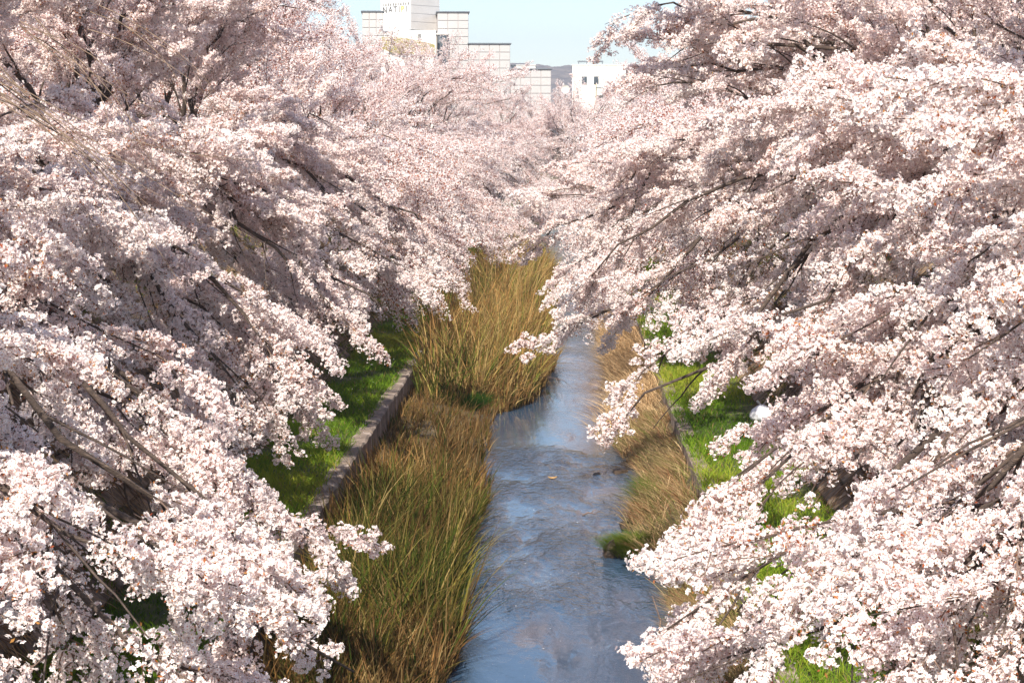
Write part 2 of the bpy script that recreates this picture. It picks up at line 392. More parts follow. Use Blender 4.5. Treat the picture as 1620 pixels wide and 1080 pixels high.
def terrace_grass(side, n, seed):
    r = np.random.default_rng(seed)
    y = density_y(n, 19, 105, r)
    if side < 0: x = r.uniform(XT_L - .35, XW_L0 + .12, n)
    else: x = r.uniform(XW_R0 + .02, XT_R + .35, n)
    f = nfield(x, y, 1.6, seed); f2 = nfield(x, y, .45, seed + 4)
    keep = r.uniform(0, 1, n) < (.55 + .6 * f)
    x, y, f, f2 = x[keep], y[keep], f[keep], f2[keep]; n = len(x)
    h = (.12 + .22 * f ** 1.5) * r.uniform(.6, 1.3, n) * (.8 + .5 * f2)
    P = np.stack([x, y, np.full(n, ZT - .03)], 1)
    dark, mid, yel = (.07, .15, .014), (.17, .31, .026), (.36, .41, .05)
    t = np.clip(f2 + r.normal(0, .22, n), 0, 1); c = np.where((t < .5)[:, None], mixc(dark, mid, np.clip(t * 2, 0, 1)), mixc(mid, yel, np.clip(t * 2 - 1, 0, 1) ** 1.3))
    dry = r.uniform(0, 1, n) < .05; c[dry] = (.32, .23, .10)
    blades('%s_terrace_grass' % ('left' if side < 0 else 'right'), P, h, r.uniform(.008, .018, n) * (1 + y / 70), r.uniform(0, .5, n), r.uniform(.1, .8, n), c, 2, M_GRASS, seed)
terrace_grass(-1, 72000, 21)
terrace_grass(1, 62000, 22)

def slope_grass(side, n, seed):
    r = np.random.default_rng(seed); y = density_y(n, 19, 105, r); s = r.uniform(0, 1, n) ** 1.2
    x0, x1 = (XT_L, XB_L) if side < 0 else (XT_R, XB_R)
    x = x0 + (x1 - x0) * s; z = ZT + (ZB - ZT) * s
    f = nfield(x, y, .75, seed) * .6 + nfield(y, z * 2, 1.9, seed + 2) * .4
    keep = f > .56; x, y, z, f = x[keep], y[keep], z[keep], f[keep]; n = len(x)
    P = np.stack([x, y, z + .04], 1)
    c = mixc((.05, .10, .012), (.20, .24, .035), np.clip(r.normal(.45, .3, n), 0, 1))
    blades('%s_slope_weeds' % ('left' if side < 0 else 'right'), P, r.uniform(.12, .38, n), r.uniform(.012, .025, n) * (1 + y / 60), r.uniform(0, .6, n), r.uniform(.2, .9, n), c, 2, M_GRASS, seed)
slope_grass(-1, 36000, 31); slope_grass(1, 36000, 32)

def slope_strands(side, n, seed):
    """dead creepers and roots hanging down the slope"""
    r = np.random.default_rng(seed); x0, x1 = (XT_L, XB_L) if side < 0 else (XT_R, XB_R)
    y = density_y(n, 19, 95, r); s0 = r.uniform(.08, 1, n); ln = r.uniform(.4, 1.6, n); seg = 5
    lv = []; ph = r.uniform(0, 6, n); dy = r.normal(0, .5, n)
    a = np.array([x1 - x0, 0, ZB - ZT]); L = np.linalg.norm(a); a /= L
    nr = np.array([-a[2] * side, 0, abs(a[0])])
    for i in range(seg + 1):
        t = i / seg; s = s0 * L - ln * t
        c = np.array([x0, 0, ZT])[None, :] + a[None, :] * s[:, None] + nr[None, :] * (.10 + .05 * np.sin(ph + t * 5))[:, None]
        c[:, 1] += y + dy * t * ln + .05 * np.sin(ph * 2 + 6 * t)
        ww = .008 * (1 - .6 * t)
        lv.append(c - np.array([0, ww, 0])); lv.append(c + np.array([0, ww, 0]) + nr * .006)
    V = np.stack(lv, 1).reshape(-1, 3); nv = 2 * seg + 2
    loops, lens = rep_faces([(2 * i, 2 * i + 1, 2 * i + 3, 2 * i + 2) for i in range(seg)], nv, n)
    col = mixc((.10, .06, .035), (.42, .29, .17), r.uniform(0, 1, n) ** 1.5)
    o = link('%s_slope_creepers' % ('left' if side < 0 else 'right'), mesh_np('creepers', V, loops, np.concatenate([[0], np.cumsum(lens)[:-1]]), M_REED, col=np.repeat(col, nv, 0))); o['kind'] = 'stuff'
slope_strands(-1, 5000, 41); slope_strands(1, 5000, 42)

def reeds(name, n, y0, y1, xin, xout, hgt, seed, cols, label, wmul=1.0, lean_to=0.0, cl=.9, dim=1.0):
    """clumped reed stand; xin/xout functions of y give the width of the belt"""
    r = np.random.default_rng(seed)
    nc = max(20, int((y1 - y0) * 6)); cy = density_y(nc, y0, y1, r) if y0 > 1 else r.uniform(y0, y1, nc); cu = r.uniform(0, 1, nc)
    k = r.integers(0, nc, n); y = cy[k] + r.normal(0, .30, n); y = np.clip(y, y0 - .2, y1 + .4)
    xi, xo = xin(y), xout(y); x = xi + (xo - xi) * np.clip(cu[k] + r.normal(0, .16, n), .0, 1.0)
    ch = r.uniform(.45, 1.18, nc) ** .8
    h = hgt(x, y) * ch[k] * r.uniform(.45, 1.08, n)
    u = (x - xi) / (xo - xi)
    z = .42 * (1 - u) ** 1.2
    cc = r.uniform(0, 1, nc)
    t = np.clip(cc[k] * .8 + r.normal(.1, .28, n), 0, .999); q = (t * (len(cols) - 1)); i0 = q.astype(int); fr = (q - i0)[:, None]
    ca = np.array(cols); c = ca[i0] * (1 - fr) + ca[np.minimum(i0 + 1, len(cols) - 1)] * fr
    c = c * r.uniform(.5, 1.6, n)[:, None]
    ang = np.where(r.uniform(0, 1, n) < .75, np.arctan2(y - cy[k], x - (xi + (xo - xi) * cu[k])) + r.normal(0, .5, n), r.normal(lean_to, cl, n))
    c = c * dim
    P = np.stack([x, y, z - .03], 1)
    return blades(name, P, h, r.uniform(.010, .036, n) * wmul, r.uniform(.0, .34, n), np.abs(r.normal(.22, .30, n)), c, 5, M_REED, seed, label, 'reeds', 'stuff', leandir=ang)
OCHRE = (.46, .25, .085)
GREEN, DGRN, STRAW, BRWN, YEL = (.12, .17, .03), (.05, .09, .018), (.55, .40, .17), (.26, .15, .06), (.36, .33, .07)
# near stand on the left bank
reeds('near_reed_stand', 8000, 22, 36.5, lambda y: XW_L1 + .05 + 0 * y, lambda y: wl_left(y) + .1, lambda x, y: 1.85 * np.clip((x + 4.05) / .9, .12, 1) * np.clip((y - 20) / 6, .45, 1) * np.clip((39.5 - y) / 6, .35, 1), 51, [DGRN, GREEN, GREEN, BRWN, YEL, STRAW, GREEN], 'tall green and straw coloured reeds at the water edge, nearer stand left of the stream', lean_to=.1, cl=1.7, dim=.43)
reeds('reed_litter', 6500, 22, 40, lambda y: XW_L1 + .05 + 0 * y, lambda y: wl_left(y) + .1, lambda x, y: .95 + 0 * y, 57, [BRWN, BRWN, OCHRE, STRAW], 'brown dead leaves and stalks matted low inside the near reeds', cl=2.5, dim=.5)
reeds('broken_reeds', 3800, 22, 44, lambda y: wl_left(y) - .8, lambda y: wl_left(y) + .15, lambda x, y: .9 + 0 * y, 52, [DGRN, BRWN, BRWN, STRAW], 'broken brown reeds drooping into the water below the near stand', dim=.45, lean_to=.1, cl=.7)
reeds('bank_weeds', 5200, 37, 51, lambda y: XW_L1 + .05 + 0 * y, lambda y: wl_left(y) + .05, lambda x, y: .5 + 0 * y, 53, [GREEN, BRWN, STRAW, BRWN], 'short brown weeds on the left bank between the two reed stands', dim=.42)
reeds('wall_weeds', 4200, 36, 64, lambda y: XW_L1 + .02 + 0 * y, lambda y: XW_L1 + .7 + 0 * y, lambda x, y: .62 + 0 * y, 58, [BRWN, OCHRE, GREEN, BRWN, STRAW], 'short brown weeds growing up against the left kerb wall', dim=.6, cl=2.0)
# far stand that pushes into the stream
reeds('far_reed_stand', 21000, 50, 104, lambda y: XW_L1 + .25 + 0 * y, lambda y: wl_left(y) + .1, lambda x, y: 2.3 * np.clip((y - 47) / 5, .5, 1) * np.clip((.1 - x) / 1.5, .5, 1), 54, [GREEN, YEL, STRAW, OCHRE, BRWN, STRAW, OCHRE], 'golden reed stand pushing into the stream beyond the calm pool', dim=.68, wmul=1.5, lean_to=.1, cl=1.8)
reeds('far_broken_reeds', 4500, 50, 100, lambda y: wl_left(y) - .7, lambda y: wl_left(y) + .2, lambda x, y: 1.0 + 0 * y, 55, [DGRN, BRWN, BRWN, STRAW], 'brown broken reeds overhanging the water from the golden stand', dim=.55, wmul=1.4, lean_to=0, cl=.6)
# dry grass on the right bank
def right_dry(name, n, y0, y1, seed, hh, cols, label, wmul=1.0):
    r = np.random.default_rng(seed); nc = int((y1 - y0) * 7) + 8; cy = r.uniform(y0, y1, nc); cu = r.uniform(0, 1, nc)
    k = r.integers(0, nc, n); y = cy[k] + r.normal(0, .18, n); xi, xo = wl_right(y) - .05, XW_R0 + .05
    x = xi + (xo - xi) * np.clip(cu[k] + r.normal(0, .10, n), 0, 1); u = (x - xi) / (xo - xi)
    t = np.clip(r.uniform(0, 1, nc)[k] * .8 + r.normal(.1, .2, n), 0, .999); q = t * (len(cols) - 1); i0 = q.astype(int); fr = (q - i0)[:, None]
    ca = np.array(cols); c = (ca[i0] * (1 - fr) + ca[np.minimum(i0 + 1, len(cols) - 1)] * fr) * r.uniform(.4, 1.6, n)[:, None]
    P = np.stack([x, y, .03 + .6 * u ** .8], 1)
    blades(name, P, hh * r.uniform(.5, 1.2, n), r.uniform(.008, .018, n) * wmul, r.uniform(.1, .7, n), r.uniform(.3, 1.1, n), c, 4, M_REED, seed, label, 'dry grass', 'stuff', leandir=r.normal(math.pi, 1.1, n))
TAN, RUST, LTAN = (.40, .27, .15), (.24, .11, .05), (.62, .45, .25)
right_dry('dry_bank_grass', 15000, 20, 45, 61, .48, [RUST, TAN, TAN, GREEN, LTAN], 'matted tan and rusty dry grass along the right water edge')
right_dry('pale_dry_grass', 8000, 45, 75, 62, .85, [TAN, LTAN, LTAN, TAN], 'pale straw grass on the right bank beside the calm pool', 1.4)
# green clump of fresh grass on the right waterline
def clump(name, cx, cy, cz, rx, ry, n, h, seed, cols, label, cat='grass tuft'):
    r = np.random.default_rng(seed); a = r.uniform(0, 2 * np.pi, n); q = np.sqrt(r.uniform(0, 1, n))
    x = cx + rx * q * np.cos(a); y = cy + ry * q * np.sin(a); z = cz + .10 * (1 - q ** 2)
    c = mixc(cols[0], cols[1], r.uniform(0, 1, n))
    blades(name, np.stack([x, y, z], 1), h * r.uniform(.5, 1.15, n), r.uniform(.010, .018, n), .15 + .6 * q, r.uniform(.2, .8, n), c, 3, M_GRASS, seed, label, cat, 'thing', leandir=a + r.normal(0, .3, n))

def rock(name, loc, size, seed, label=None, m=M_ROCK, cat='rock', group=None, sub=2):
    import bmesh
    bm = bmesh.new(); bmesh.ops.create_icosphere(bm, subdivisions=sub, radius=1.0)
    r = random.Random(seed); planes = [(Vector((r.gauss(0, 1), r.gauss(0, 1), r.gauss(0, 1))).normalized(), r.uniform(.55, .85)) for _ in range(9)]
    for v in bm.verts:
        for n_, d_ in planes:
            k = v.co.dot(n_)
            if k > d_: v.co -= n_ * (k - d_)
        v.co *= 1 + .12 * noise.noise(v.co * 2 + Vector((seed, 0, 0)))
        v.co = Vector((v.co.x * size[0], v.co.y * size[1], v.co.z * size[2]))
    me = bpy.data.meshes.new(name); bm.to_mesh(me); bm.free(); me.materials.append(m)
    o = link(name, me); o.location = loc; o.rotation_euler = (0, 0, r.uniform(0, 3)); tag(o, label, cat, group); return o
p = at(1003, 905, 32.6)
rock('tuft_rock', (1.14, 32.9, -.05), (.36, .42, .15), 3, 'dark rock under the green grass tuft at the right water edge')
clump('grass_tuft', 1.14, 32.9, .02, .38, .42, 3000, .32, 71, ((.05, .11, .014), (.20, .30, .035)), 'small dark green grass tuft on a rock in the stream')
rock('angular_stone', (.74, 32.8, .04), (.13, .18, .30), 21, 'pointed dark brown stone standing in the water left of the tuft')
rock('mossy_stone', (1.12, 35.2, .02), (.22, .3, .11), 12, 'low mossy brown stone just upstream of the grass tuft')
rock('flat_stone', (1.02, 34.3, .0), (.16, .16, .08), 14, 'small reddish flat stone between the mossy stone and the tuft')
rock('shore_stone', (1.12, 41.2, .0), (.30, .22, .07), 16, 'flat brown stone at the right shore under the blossoms')
rock('water_stone', (.66, 41.0, -.02), (.16, .1, .06), 18, 'small dark stone breaking the water near the flat shore stone')
clump('shore_grass', 1.62, 36.2, .2, .28, 1.4, 1600, .42, 72, ((.05, .11, .015), (.15, .22, .03)), 'fresh green grass strip on the right water edge above the stones', 'grass tuft')
clump('bank_herb', -2.55, 49.6, .15, .42, .42, 1500, .45, 73, ((.015, .045, .008), (.04, .09, .012)), 'dark green bushy herb at the foot of the golden reeds', 'herb')
rock('wall_pebble', (-4.02, 54.5, 1.07), (.07, .07, .06), 4, 'white pebble lying on the left kerb wall', M_SIGNW, 'pebble')
def petals():
    r = np.random.default_rng(90); n = 1500; y = density_y(n, 20, 80, r); k = r.integers(0, 4, n)
    x = np.where(k == 0, r.uniform(XT_L, XW_L1, n), np.where(k == 1, r.uniform(XW_R0, XT_R, n), np.where(k == 2, r.uniform(XT_L - 2.5, XT_L, n), r.uniform(XT_R, XT_R + 2.5, n))))
    z = np.where(k < 2, ZT + .05, ZT + .14 + np.where(k == 2, (XT_L - x) * .946, (x - XT_R) * .946))
    g = k < 2; z[g] += r.uniform(0, .2, n)[g]
    wp = 110; x[:wp] = r.uniform(-1.2, 1.2, wp); z[:wp] = .012; y[:wp] = r.uniform(22, 60, wp)
    a = r.uniform(0, 6.28, n); sz = r.uniform(.010, .017, n); u = np.stack([np.cos(a), np.sin(a), r.normal(0, .1, n)], 1); v = np.stack([-np.sin(a), np.cos(a), r.normal(0, .1, n)], 1)
    Pc = np.stack([x, y, z], 1); V = np.stack([Pc - u * sz[:, None], Pc - v * sz[:, None] * .7, Pc + u * sz[:, None], Pc + v * sz[:, None] * .7], 1).reshape(-1, 3)
    l, L = rep_faces([(0, 1, 2, 3)], 4, n)
    o = link('fallen_petals', mesh_np('fallen_petals', V, l, np.arange(n) * 4, M_PETAL, col=np.full((n * 4, 3), .9))); o['kind'] = 'stuff'
petals()
# dead leaf and twig on the water
def floating_leaf():
    q = at(874, 757, 40); k = (H / (H - q.z)); x, y = q.x * k, q.y * k
    mb = MB(); n = 10; V = [(0, 0, .012)]
    for i in range(n):
        a = 2 * math.pi * i / n; V.append((.10 * math.cos(a), .06 * math.sin(a) * (1 + .2 * math.sin(3 * a)), .02 + .03 * abs(math.cos(a))))
    V += [(v[0], v[1], v[2] - .012) for v in V]
    Fc = [(0, i + 1, (i + 1) % n + 1) for i in range(n)] + [(n + 1, n + 2 + (i + 1) % n, n + 2 + i) for i in range(n)]
    Fc += [(i + 1, n + 2 + i, n + 2 + (i + 1) % n, (i + 1) % n + 1) for i in range(n)]
    mb.add(V, Fc); o = mb.build('dead_leaf', [M_LITTER]); o.location = (x, y, 0.0); tag(o, 'orange dead leaf floating in mid stream', 'leaf')
floating_leaf()
def stick(name, pts, r0, label, cat='twig', side=()):
    mb = MB(); n = len(pts); mb.tube(pts, [r0 * (1 - .7 * i / (n - 1)) for i in range(n)], 5)
    for s in side: mb.tube(s, [r0 * .5, r0 * .3, r0 * .15][:len(s)], 4)
    tag(mb.build(name, [M_TWIG]), label, cat)
q = at(935, 815, 36); k = H / (H - q.z); bx, by = q.x * k, q.y * k
stick('snagged_twig', [Vector((bx - .16, by, .0)), Vector((bx - .05, by + .03, .05)), Vector((bx + .07, by, .03)), Vector((bx + .19, by - .03, .11))], .018, 'short dark twig snagged in the shallow riffle', side=[[Vector((bx, by, .03)), Vector((bx + .05, by, .10)), Vector((bx + .12, by + .05, .13))]])
stick('leaning_reed_stalk', [Vector((-.85, 53.5, .5)), Vector((-.45, 53.2, .55)), Vector((-.05, 53.0, .48)), Vector((.18, 52.9, .30))], .012, 'thin bare stalk reaching over the water from the golden reeds', 'stalk', side=[[Vector((-.05, 53, .48)), Vector((.05, 53, .38)), Vector((.08, 53, .18))]])
stick('fallen_branch', [Vector((1.35, 25.9, -.05)), Vector((1.25, 26.4, .15)), Vector((1.32, 26.9, .36)), Vector((1.22, 27.3, .62))], .022, 'dead forked branch standing in the water at the lower right bank', 'branch', side=[[Vector((1.25, 26.4, .15)), Vector((1.12, 26.2, .3)), Vector((1.10, 26.1, .5))]])

def plastic_bag():
    import bmesh
    b = Vector((4.12, 41.5, ZT + .02)); root = empty('plastic_bag', b); tag(root, 'white tied plastic bag lying at the foot of the right slope', 'bag')
    bm = bmesh.new(); bmesh.ops.create_uvsphere(bm, u_segments=20, v_segments=12, radius=1)
    for v in bm.verts:
        a = math.atan2(v.co.y, v.co.x); t = (v.co.z + 1) / 2
        pl = 1 + .07 * math.sin(a * 7 + t * 3) * t + .10 * noise.noise(v.co * 2.3)
        rr = pl * (1 - .35 * t ** 3)
        v.co = Vector((v.co.x * .27 * rr, v.co.y * .24 * rr, max(-.01, .17 + v.co.z * .19 * (1 + .1 * pl))))
    me = bpy.data.meshes.new('bag_body'); bm.to_mesh(me); bm.free(); me.materials.append(M_BAG)
    me.polygons.foreach_set('use_smooth', [True] * len(me.polygons)); link('bag_body', me, root)
    mb = MB()
    for s in (-1, 1):
        mb.add([(0, 0, .35), (s * .04, .02, .37), (s * .12, .03, .45), (s * .09, -.03, .48), (s * .02, -.02, .39)], [(0, 1, 2, 3, 4)])
        mb.add([(0, .01, .35), (s * .04, .035, .365), (s * .12, .045, .44), (s * .09, -.015, .47), (s * .02, -.005, .38)], [(4, 3, 2, 1, 0)])
    mb.build('tied_handles', [M_BAG], root)
plastic_bag()

# ------------------------------------------------------------------ cherry blossom sprays
FL_V = [(0, 0, 0)]; FL_F = []
for i in range(5):
    a = i * 2 * math.pi / 5
    b = len(FL_V)
    for (rr, da, z) in ((.72, -.56, .30), (1.0, 0, .38), (.72, .56, .30)): FL_V.append((rr * math.cos(a + da), rr * math.sin(a + da), z))
    FL_F += [(0, b, b + 1), (0, b + 1, b + 2)]
b = len(FL_V)
for i in range(3):
    a = i * 2 * math.pi / 3; FL_V.append((.26 * math.cos(a), .26 * math.sin(a), .15))
FL_F.append((b, b + 1, b + 2))
for i in range(3):
    a = i * 2 * math.pi / 3; FL_V.append((.22 * math.cos(-a), .22 * math.sin(-a), -.12))
FL_F.append((b + 3, b + 4, b + 5))
FL_V = np.array(FL_V)
def basis(nrm, r):
    n = nrm / np.linalg.norm(nrm, axis=1, keepdims=True); ref = r.normal(size=n.shape)
    a = np.cross(n, ref); a /= np.linalg.norm(a, axis=1, keepdims=True); return a, np.cross(n, a), n
def spray(name, seed, length=1.1, density=1.0, ntw=8, far=False, reach=.45, per=(8, 14), bud=.25, pink=0.0):
    rd = random.Random(seed); r = np.random.default_rng(seed)
    mb = MB(); cl = []
    def twig(p, d, L, r0, lvl):
        n = 5 if lvl else 7; pts = [p.copy()]; dd = d.normalized()
        for i in range(n):
            dd = (dd + Vector((rd.uniform(-.12, .12), rd.uniform(-.16, .16), rd.uniform(-.10, .06)))).normalized(); pts.append(pts[-1] + dd * L / n)
        if not far or lvl == 0: mb.tube(pts, [r0 * (1 - .8 * i / n) + .0015 for i in range(n + 1)], 3, cap=False)
        step = (.072 if not far else .16) / density; s = rd.uniform(.0, .06) + (L * .12 if lvl == 0 else .04)
        while s < L:
            u = s / L * n; i = min(int(u), n - 1); q = pts[i].lerp(pts[i + 1], u - i)
            cl.append(q + Vector((rd.gauss(0, .025), rd.gauss(0, .025), rd.gauss(0.008, .022)))); s += step * rd.uniform(.6, 1.6)
        cl.append(pts[-1]); return pts
    main = twig(Vector((0, 0, 0)), Vector((1, 0, .08)), length, .009 * length, 0)
    for k in range(ntw):
        u = .12 + .82 * k / ntw + rd.uniform(-.04, .04); i = min(int(u * 7), 6); q = main[i].lerp(main[i + 1], u * 7 - i)
        sgn = 1 if k % 2 else -1; ang = sgn * rd.uniform(.5, 1.15)
        L = length * reach * rd.uniform(.55, 1.1) * (1 - .45 * u)
        d = Vector((math.cos(ang), math.sin(ang), rd.uniform(-.35, .40)))
        tw = twig(q, d, L, .005 * length, 1)
        if L > .3 and not far or far:
            j = rd.choice((2, 3)); a2 = ang - sgn * rd.uniform(.5, 1.0)
            twig(tw[j], Vector((math.cos(a2), math.sin(a2), rd.uniform(-.3, .4))), L * .5, .003 * length, 2)
    cl = np.array([tuple(c) for c in cl]); nc = len(cl)
    if not far:
        cnt = r.integers(per[0], per[1] + 1, nc); rad = r.uniform(.032, .062, nc)
        # some short gaps of buds only
        cnt[r.uniform(0, 1, nc) < .10] = 2
        idx = np.repeat(np.arange(nc), cnt); n = len(idx)
        d = r.normal(size=(n, 3)); d[:, 2] += .25; d /= np.linalg.norm(d, axis=1, keepdims=True)
        cen = cl[idx] + d * (rad[idx] * r.uniform(.7, 1.15, n))[:, None]
        sz = r.uniform(.0185, .0245, n); T, Fc = FL_V, FL_F
    else:
        cnt = r.integers(5, 9, nc); rad = r.uniform(.04, .10, nc)
        idx = np.repeat(np.arange(nc), cnt); n = len(idx)
        d = r.normal(size=(n, 3)); d[:, 2] += .25; d /= np.linalg.norm(d, axis=1, keepdims=True)
        cen = cl[idx] + d * rad[idx][:, None] * r.uniform(.5, 1.2, (n, 1)); sz = r.uniform(.019, .029, n)
        T = np.array([(0, 0, -.25), (1, 0, .2), (.31, .95, .2), (-.81, .59, .2), (-.81, -.59, .2), (.31, -.95, .2)]); Fc = [(0, 1, 2), (0, 2, 3), (0, 3, 4), (0, 4, 5), (0, 5, 1)]
    a, b_, nn = basis(d + r.normal(0, .35, (n, 3)), r)
    V = (cen[:, None, :] + sz[:, None, None] * (a[:, None, :] * T[None, :, 0:1] + b_[:, None, :] * T[None, :, 1:2] + nn[:, None, :] * T[None, :, 2:3])).reshape(-1, 3)
    nv = len(T); loops, lens = rep_faces(Fc, nv, n)
    base = np.array([.965, .950, .930]) if not far else np.array([.96, .945, .930])
    deep = np.array([.94, .87, .85])
    t = np.clip(r.normal(.18 + pink, .22, n), 0, 1) ** 1.2
    fc = base[None, :] * (1 - t[:, None]) + deep[None, :] * t[:, None]
    col = np.repeat(fc[:, None, :], nv, 1)
    col[:, 0, :] *= np.array([.97, .86, .83])
    if not far:
        cc = np.where((r.uniform(0, 1, n) < .55)[:, None], np.array([.50, .14, .08])[None, :], np.array([.55, .38, .10])[None, :])
        col[:, 16:19, :] = cc[:, None, :]; col[:, 19:22, :] = np.array([.38, .10, .07])
    else:
        bd = r.uniform(0, 1, n) < .10 + pink * .5; col[bd] = np.array([.36, .13, .08])
    col = col.reshape(-1, 3)
    allV = [V]; allL = [loops]; allN = [lens]; allM = [np.zeros(len(lens), int)]; allC = [col]; off = len(V)
    # buds and coppery young leaves
    nb = int(nc * (2.0 if not far else 1.2) * bud * 4)
    k = r.integers(0, nc, nb); dr = r.normal(size=(nb, 3)); dr /= np.linalg.norm(dr, axis=1, keepdims=True)
    o0 = cl[k] + dr * (.03 if not far else .07); ln = r.uniform(.018, .045, nb) * (1.0 if not far else 1.5); A, B_, _ = basis(dr, r)
    BV = np.stack([o0, o0 + dr * ln[:, None] * .5 + A * ln[:, None] * .22, o0 + dr * ln[:, None], o0 + dr * ln[:, None] * .5 - A * ln[:, None] * .22], 1).reshape(-1, 3)
    bl, bn = rep_faces([(0, 1, 2, 3)], 4, nb, off)
    bc = mixc((.34, .075, .04), (.50, .26, .08), r.uniform(0, 1, nb)); allV.append(BV); allL.append(bl); allN.append(bn); allM.append(np.zeros(nb, int)); allC.append(np.repeat(bc, 4, 0)); off += len(BV)
    TV, tl, ts = mb.arrays(); allV.append(TV); allL.append(np.array(tl) + off); ln_ = np.array([len(f) for f in mb.f]); allN.append(ln_); allM.append(np.ones(len(ln_), int)); allC.append(np.full((len(TV), 3), .5))
    L = np.concatenate(allN); st = np.concatenate([[0], np.cumsum(L)[:-1]])
    return mesh_np(name, np.concatenate(allV), np.concatenate(allL), st, [M_PETAL, M_TWIG], col=np.concatenate(allC), midx=np.concatenate(allM))
SPR = [spray('blossom_branch', 100 + i, 1.1, d, 8, pink=pk, bud=bd) for i, (d, pk, bd) in enumerate([(1.15, 0, .15), (1.2, 0, .2), (1.05, .05, .25), (1.2, 0, .15), (1.0, .1, .5), (.9, .15, .9)])]
SPR_LOOSE = [spray('blossom_branch', 130 + i, 1.0, .75, 6, reach=.4, per=(4, 8), bud=.2) for i in range(3)]
FAR = [spray('blossom_bough', 160 + i, 2.3, 1.0, 16, far=True, reach=.42, bud=.25, pink=[.0, .1, .2, .05][i]) for i in range(4)]
NF = [sum(1 for _ in m.polygons) for m in SPR + FAR]; print('spray faces', NF)

TREES = []; PROTO = []
def mass_nodes(k_max):
    g_ = bpy.data.node_groups.new('blossom_mass', 'GeometryNodeTree')
    g_.interface.new_socket('Geometry', in_out='INPUT', socket_type='NodeSocketGeometry'); g_.interface.new_socket('Geometry', in_out='OUTPUT', socket_type='NodeSocketGeometry')
    gi = g_.nodes.new('NodeGroupInput'); go = g_.nodes.new('NodeGroupOutput'); jn = g_.nodes.new('GeometryNodeJoinGeometry')
    def na(nm, ty): a = g_.nodes.new('GeometryNodeInputNamedAttribute'); a.data_type = ty; a.inputs[0].default_value = nm; return a
    rot, scl, vid = na('rot', 'FLOAT_VECTOR'), na('scl', 'FLOAT'), na('vid', 'INT')
    e2r = g_.nodes.new('FunctionNodeEulerToRotation'); g_.links.new(rot.outputs['Attribute'], e2r.inputs[0])
    for k in range(k_max):
        cp = g_.nodes.new('FunctionNodeCompare'); cp.data_type = 'INT'; cp.operation = 'EQUAL'
        g_.links.new(vid.outputs['Attribute'], cp.inputs[2]); cp.inputs[3].default_value = k
        oi = g_.nodes.new('GeometryNodeObjectInfo'); oi.transform_space = 'ORIGINAL'; oi.inputs['Object'].default_value = PROTO[k]; oi.inputs['As Instance'].default_value = True
        ip = g_.nodes.new('GeometryNodeInstanceOnPoints')
        g_.links.new(gi.outputs[0], ip.inputs['Points']); g_.links.new(cp.outputs[0], ip.inputs['Selection']); g_.links.new(oi.outputs['Geometry'], ip.inputs['Instance'])
        g_.links.new(e2r.outputs[0], ip.inputs['Rotation']); g_.links.new(scl.outputs['Attribute'], ip.inputs['Scale']); g_.links.new(ip.outputs[0], jn.inputs[0])
    g_.links.new(jn.outputs[0], go.inputs[0]); return g_
MASS = []
def blossom_mass(extra, root, rd):
    if not MASS: MASS.append((mass_nodes(len(PROTO)), len(PROTO)))
    g_, K = MASS[0]; me = bpy.data.meshes.new('blossom_mass'); me.vertices.add(len(extra))
    me.vertices.foreach_set('co', [c for q in extra for c in q[0]])
    R, S_, I = [], [], []
    for (pp, td, u) in extra:
        d = Quaternion((0, 0, 1), rd.uniform(-.9, .9)) @ td; d.z += rd.uniform(-.35, .25)
        R += list(frame(d, Vector((0, 0, 1)), rd.uniform(-.6, .6)).to_euler()); S_.append(rd.uniform(.75, 1.2)); I.append(min(K - 1, int(rd.random() ** 1.3 * K)))
    me.attributes.new('rot', 'FLOAT_VECTOR', 'POINT').data.foreach_set('vector', R); me.attributes.new('scl', 'FLOAT', 'POINT').data.foreach_set('value', S_)
    me.attributes.new('vid', 'INT', 'POINT').data.foreach_set('value', I)
    o = link('blossom_mass', me, root); o['kind'] = 'stuff'; m_ = o.modifiers.new('blossoms', 'NODES'); m_.node_group = g_
def frame(d, upv, roll):
    x = d.normalized(); y = upv.cross(x)
    if y.length < 1e-3: y = Vector((0, 1, 0))
    y.normalize(); z = x.cross(y); M = Matrix((x, y, z)).transposed()
    return M @ Matrix.Rotation(roll, 3, 'X')
